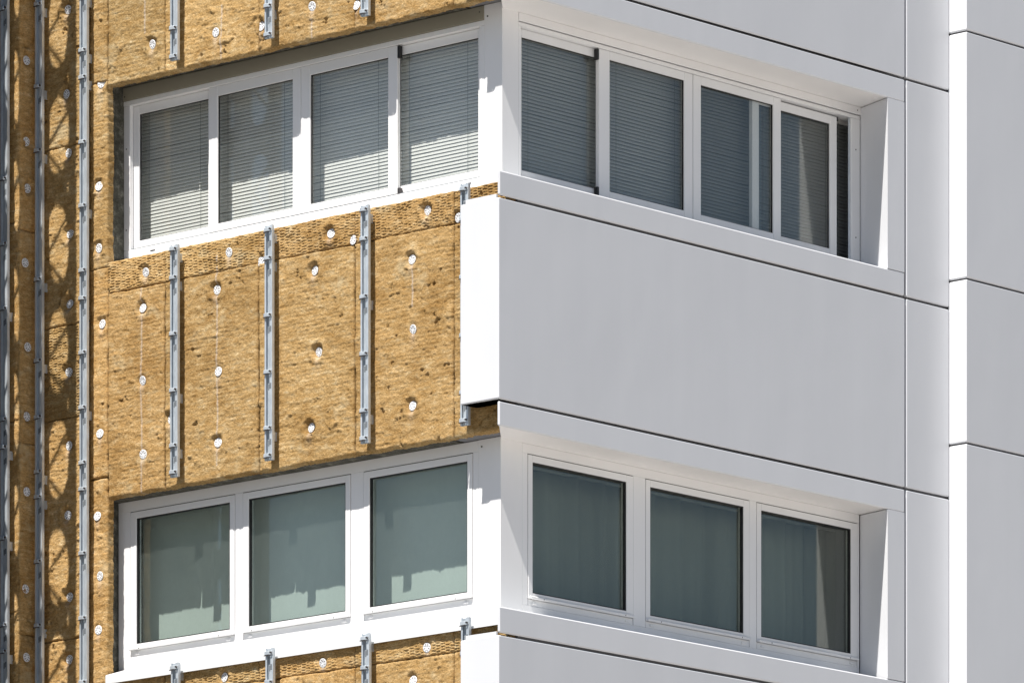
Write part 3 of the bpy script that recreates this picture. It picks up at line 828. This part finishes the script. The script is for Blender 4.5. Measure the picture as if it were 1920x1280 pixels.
curtain(3.34, 4.45, .72, full, 'grey green curtain behind the far dark pane of the lower right window', 8, .034)

# ------------------------------------------------------------------ galvanised rails
def clip_mesh():
    b = MB()
    b.box('L', 0.026, 0.071, -0.012, 0.010, -0.013, 0.013, .003)     # saddle plate on the left lip
    b.box('L', 0.002, 0.026, -0.006, -0.001, -0.012, 0.012, .0015)
    return b.mesh('clip', M['steel'])
def bolt_mesh():
    b = MB(); b.tube((-.006, .010, 0), (-.019, .010, 0), .0065, 6); b.tube((-.011, .018, -.016), (-.011, .074, -.016), .0030, 6)
    return b.mesh('bolt', M['screw'])
def slot_mesh():
    b = MB(); b.box('L', 0.034, 0.054, 0.0176, 0.0190, -0.019, 0.019); b.box('L', .009, .0245, -0.0006, 0.001, -.016, .022)
    return b.mesh('slot', M['slot'])
def bracket_mesh():
    b = MB(); b.box('L', 0.030, 0.034, .0215, .085, -.03, .03); b.box('L', .034, .06, .0215, .0245, -.03, .03)
    return b.mesh('bracket', M['steel'])
CLIP, BOLT, SLOT, BRACK = clip_mesh(), bolt_mesh(), slot_mesh(), bracket_mesh()
def rail(y_left, z0, z1, clips, lab, nf=0.068, slots=True):
    w = 0.070; y0 = y_left - w
    o = thing('mounting_rail', (nf, y0, z0), lab, 'rail', 'galvanised mounting rails')
    b = MB(); t = .0025; d = .021
    b.box('L', 0, w, d - t, d, 0, z1 - z0)                      # web against the brackets
    b.box('L', w - t, w, t, d - t, 0, z1 - z0); b.box('L', 0, t, t, d - t, 0, z1 - z0)
    b.box('L', w - .014, w, 0, t, 0, z1 - z0); b.box('L', 0, .025, 0, t, 0, z1 - z0)
    me = b.mesh('channel', M['steel'])
    c_ = bpy.data.objects.new('channel', me); COL.objects.link(c_); c_.parent = o
    for z in clips:
        if not (z0 < z < z1): continue
        k = bpy.data.objects.new('clip', CLIP); COL.objects.link(k); k.parent = o; k.location = (0, 0, z - z0)
        k.rotation_euler = (random.uniform(-.05, .05), 0, 0)
        q = bpy.data.objects.new('bolt', BOLT); COL.objects.link(q); q.parent = k
        zs = z - .097
        if slots and zs - z0 > .03:
            k = bpy.data.objects.new('slot', SLOT); COL.objects.link(k); k.parent = o; k.location = (0, 0, zs - z0)
        if random.random() < .5 and z - .15 > z0:
            k = bpy.data.objects.new('bracket', BRACK); COL.objects.link(k); k.parent = o; k.location = (0, 0, z - z0 - .05)
    return o
CZ = [12.178, 11.990, 11.613, 11.238, 10.868, 10.688]
CT = [14.4, 14.03, 13.655, 13.468]
CBt = [9.382, 9.19, 8.81]
names = ['leftmost of four', 'second of four from left', 'third of four from left']
for i, yl in enumerate((3.037, 2.157, 1.285)):
    rail(yl, 13.440, 14.5, CT, 'short rail end hanging above the upper left window, %s' % ['leftmost of three', 'middle of three', 'rightmost of three'][i])
    rail(yl, 10.655, 12.206, CZ, 'rail on the wool between the left windows, %s' % names[i])
    rail(yl - .008, 8.6, 9.414, CBt, 'rail top poking up under the lower left window, %s' % names[i])
rail(.401, 13.440, 14.5, CT, 'rail end at the corner above the upper corner post')
rail(.401, 10.655, 12.212, CZ, 'rail half hidden behind the white corner panel between the windows')
rail(.394, 8.6, 9.418, CBt, 'rail top beside the white corner panel at the bottom edge')
LONG = [14.03, 13.652, 13.471, 13.031, 12.601, 12.164, 11.973, 11.608, 11.236, 10.864, 10.683, 10.25, 9.813, 9.379, 9.19, 8.81]
rail(3.902, 8.6, 14.6, LONG, 'tall sunlit rail running full height left of the two windows')
rail(4.335, 8.6, 14.6, [14.036, 13.476, 13.04, 12.165, 11.612, 11.23, 10.857, 10.686, 10.246, 9.81, 9.2], 'tall rail in dappled shadow beside the inner corner at left')
rail(4.490, 8.6, 14.6, [14.0, 12.842, 12.40, 11.96, 11.209, 11.016, 10.4, 9.811, 9.63, 9.0], 'tall rail cut by the left edge of the picture', nf=-0.11)

# ------------------------------------------------------------------ lattice mast of the works hoist, just outside the left edge
mast = thing('lattice_mast', (-1.05, 4.1, 0), 'steel lattice mast just outside the left edge, throwing a lattice shadow on the wool', 'mast')
MX, STEP = -1.05, 0.735
for (ya, yb) in ((3.800, 3.868), (4.085, 4.198), (4.292, 4.440)):       # box chords
    MB().box('L', ya, yb, MX - .05, MX + .03, 0, 20, .006).obj('chord', M['mast'], mast)
YC = [3.868, 4.085, 4.198, 4.292]
def web_plate(y0, y1, z0, z1, fy, fz, seed):
    """unseen mast plate, its oval cut-out shaped to throw oval sun patches"""
    rnd = random.Random(seed); g_ = MB(); K = 28
    cy, cz = (y0 + y1) / 2, (z0 + z1) / 2
    for xx in (MX - .004, MX + .004):
        for i in range(K):
            t = 2 * math.pi * i / K
            c_, s_ = math.cos(t), math.sin(t)
            m_ = max(abs(c_), abs(s_))
            g_.v.append((xx, cy + c_ / m_ * (y1 - y0) / 2, cz + s_ / m_ * (z1 - z0) / 2))
        for i in range(K):
            t = 2 * math.pi * i / K
            q = 1 + .05 * math.sin(2 * t + seed)
            g_.v.append((xx, cy + fy * q * math.copysign(abs(math.cos(t)) ** .8, math.cos(t)), cz + fz * q * math.sin(t)))
    for i in range(K):
        j = (i + 1) % K
        g_.f += [[i, j, K + j, K + i], [2 * K + i, 3 * K + i, 3 * K + j, 2 * K + j], [i, 2 * K + i, 2 * K + j, j], [K + i, K + j, 3 * K + j, 3 * K + i]]
        g_.m += [0] * 4
    g_.obj('web_plate', M['mast'], mast)
z = 0.155; k = 0
while z < 19:
    for i in (0, 2):
        a, b = YC[i] + .0005, YC[i + 1] - .0005
        web_plate(a, b, z, z + STEP, (b - a) * .5 - .008, .265, k * 2 + i)  # cut-outs shaped for the lit ovals in the cast shadow
        MB().tube((MX - .056, a - .03, z + .12), (MX - .056, b + .03, z + STEP * .55), .011, 6).obj('diagonal_brace', M['mast'], mast)
        MB().tube((MX - .056, b + .03, z + STEP * .5), (MX - .056, a - .03, z + STEP * .9), .011, 6).obj('diagonal_brace', M['mast'], mast)
    z += STEP; k += 1
# unseen dark sheets added to keep skylight off the left strip, one per lift
for j in range(8):
    z0 = 2.0 + j * 2.2
    for (ya, yb) in ((4.46, 5.95), (5.97, 7.45)):
        MB().box('L', ya, yb, MX - .06, MX - .05, z0 + .02, z0 + 2.18, .002).obj('skylight_blocker', M['sheet'], mast)
        MB().box('L', ya, yb, MX - .049, MX - .01, z0 - .02, z0 + .018, .003).obj('blocker_frame_bar', M['mast'], mast)
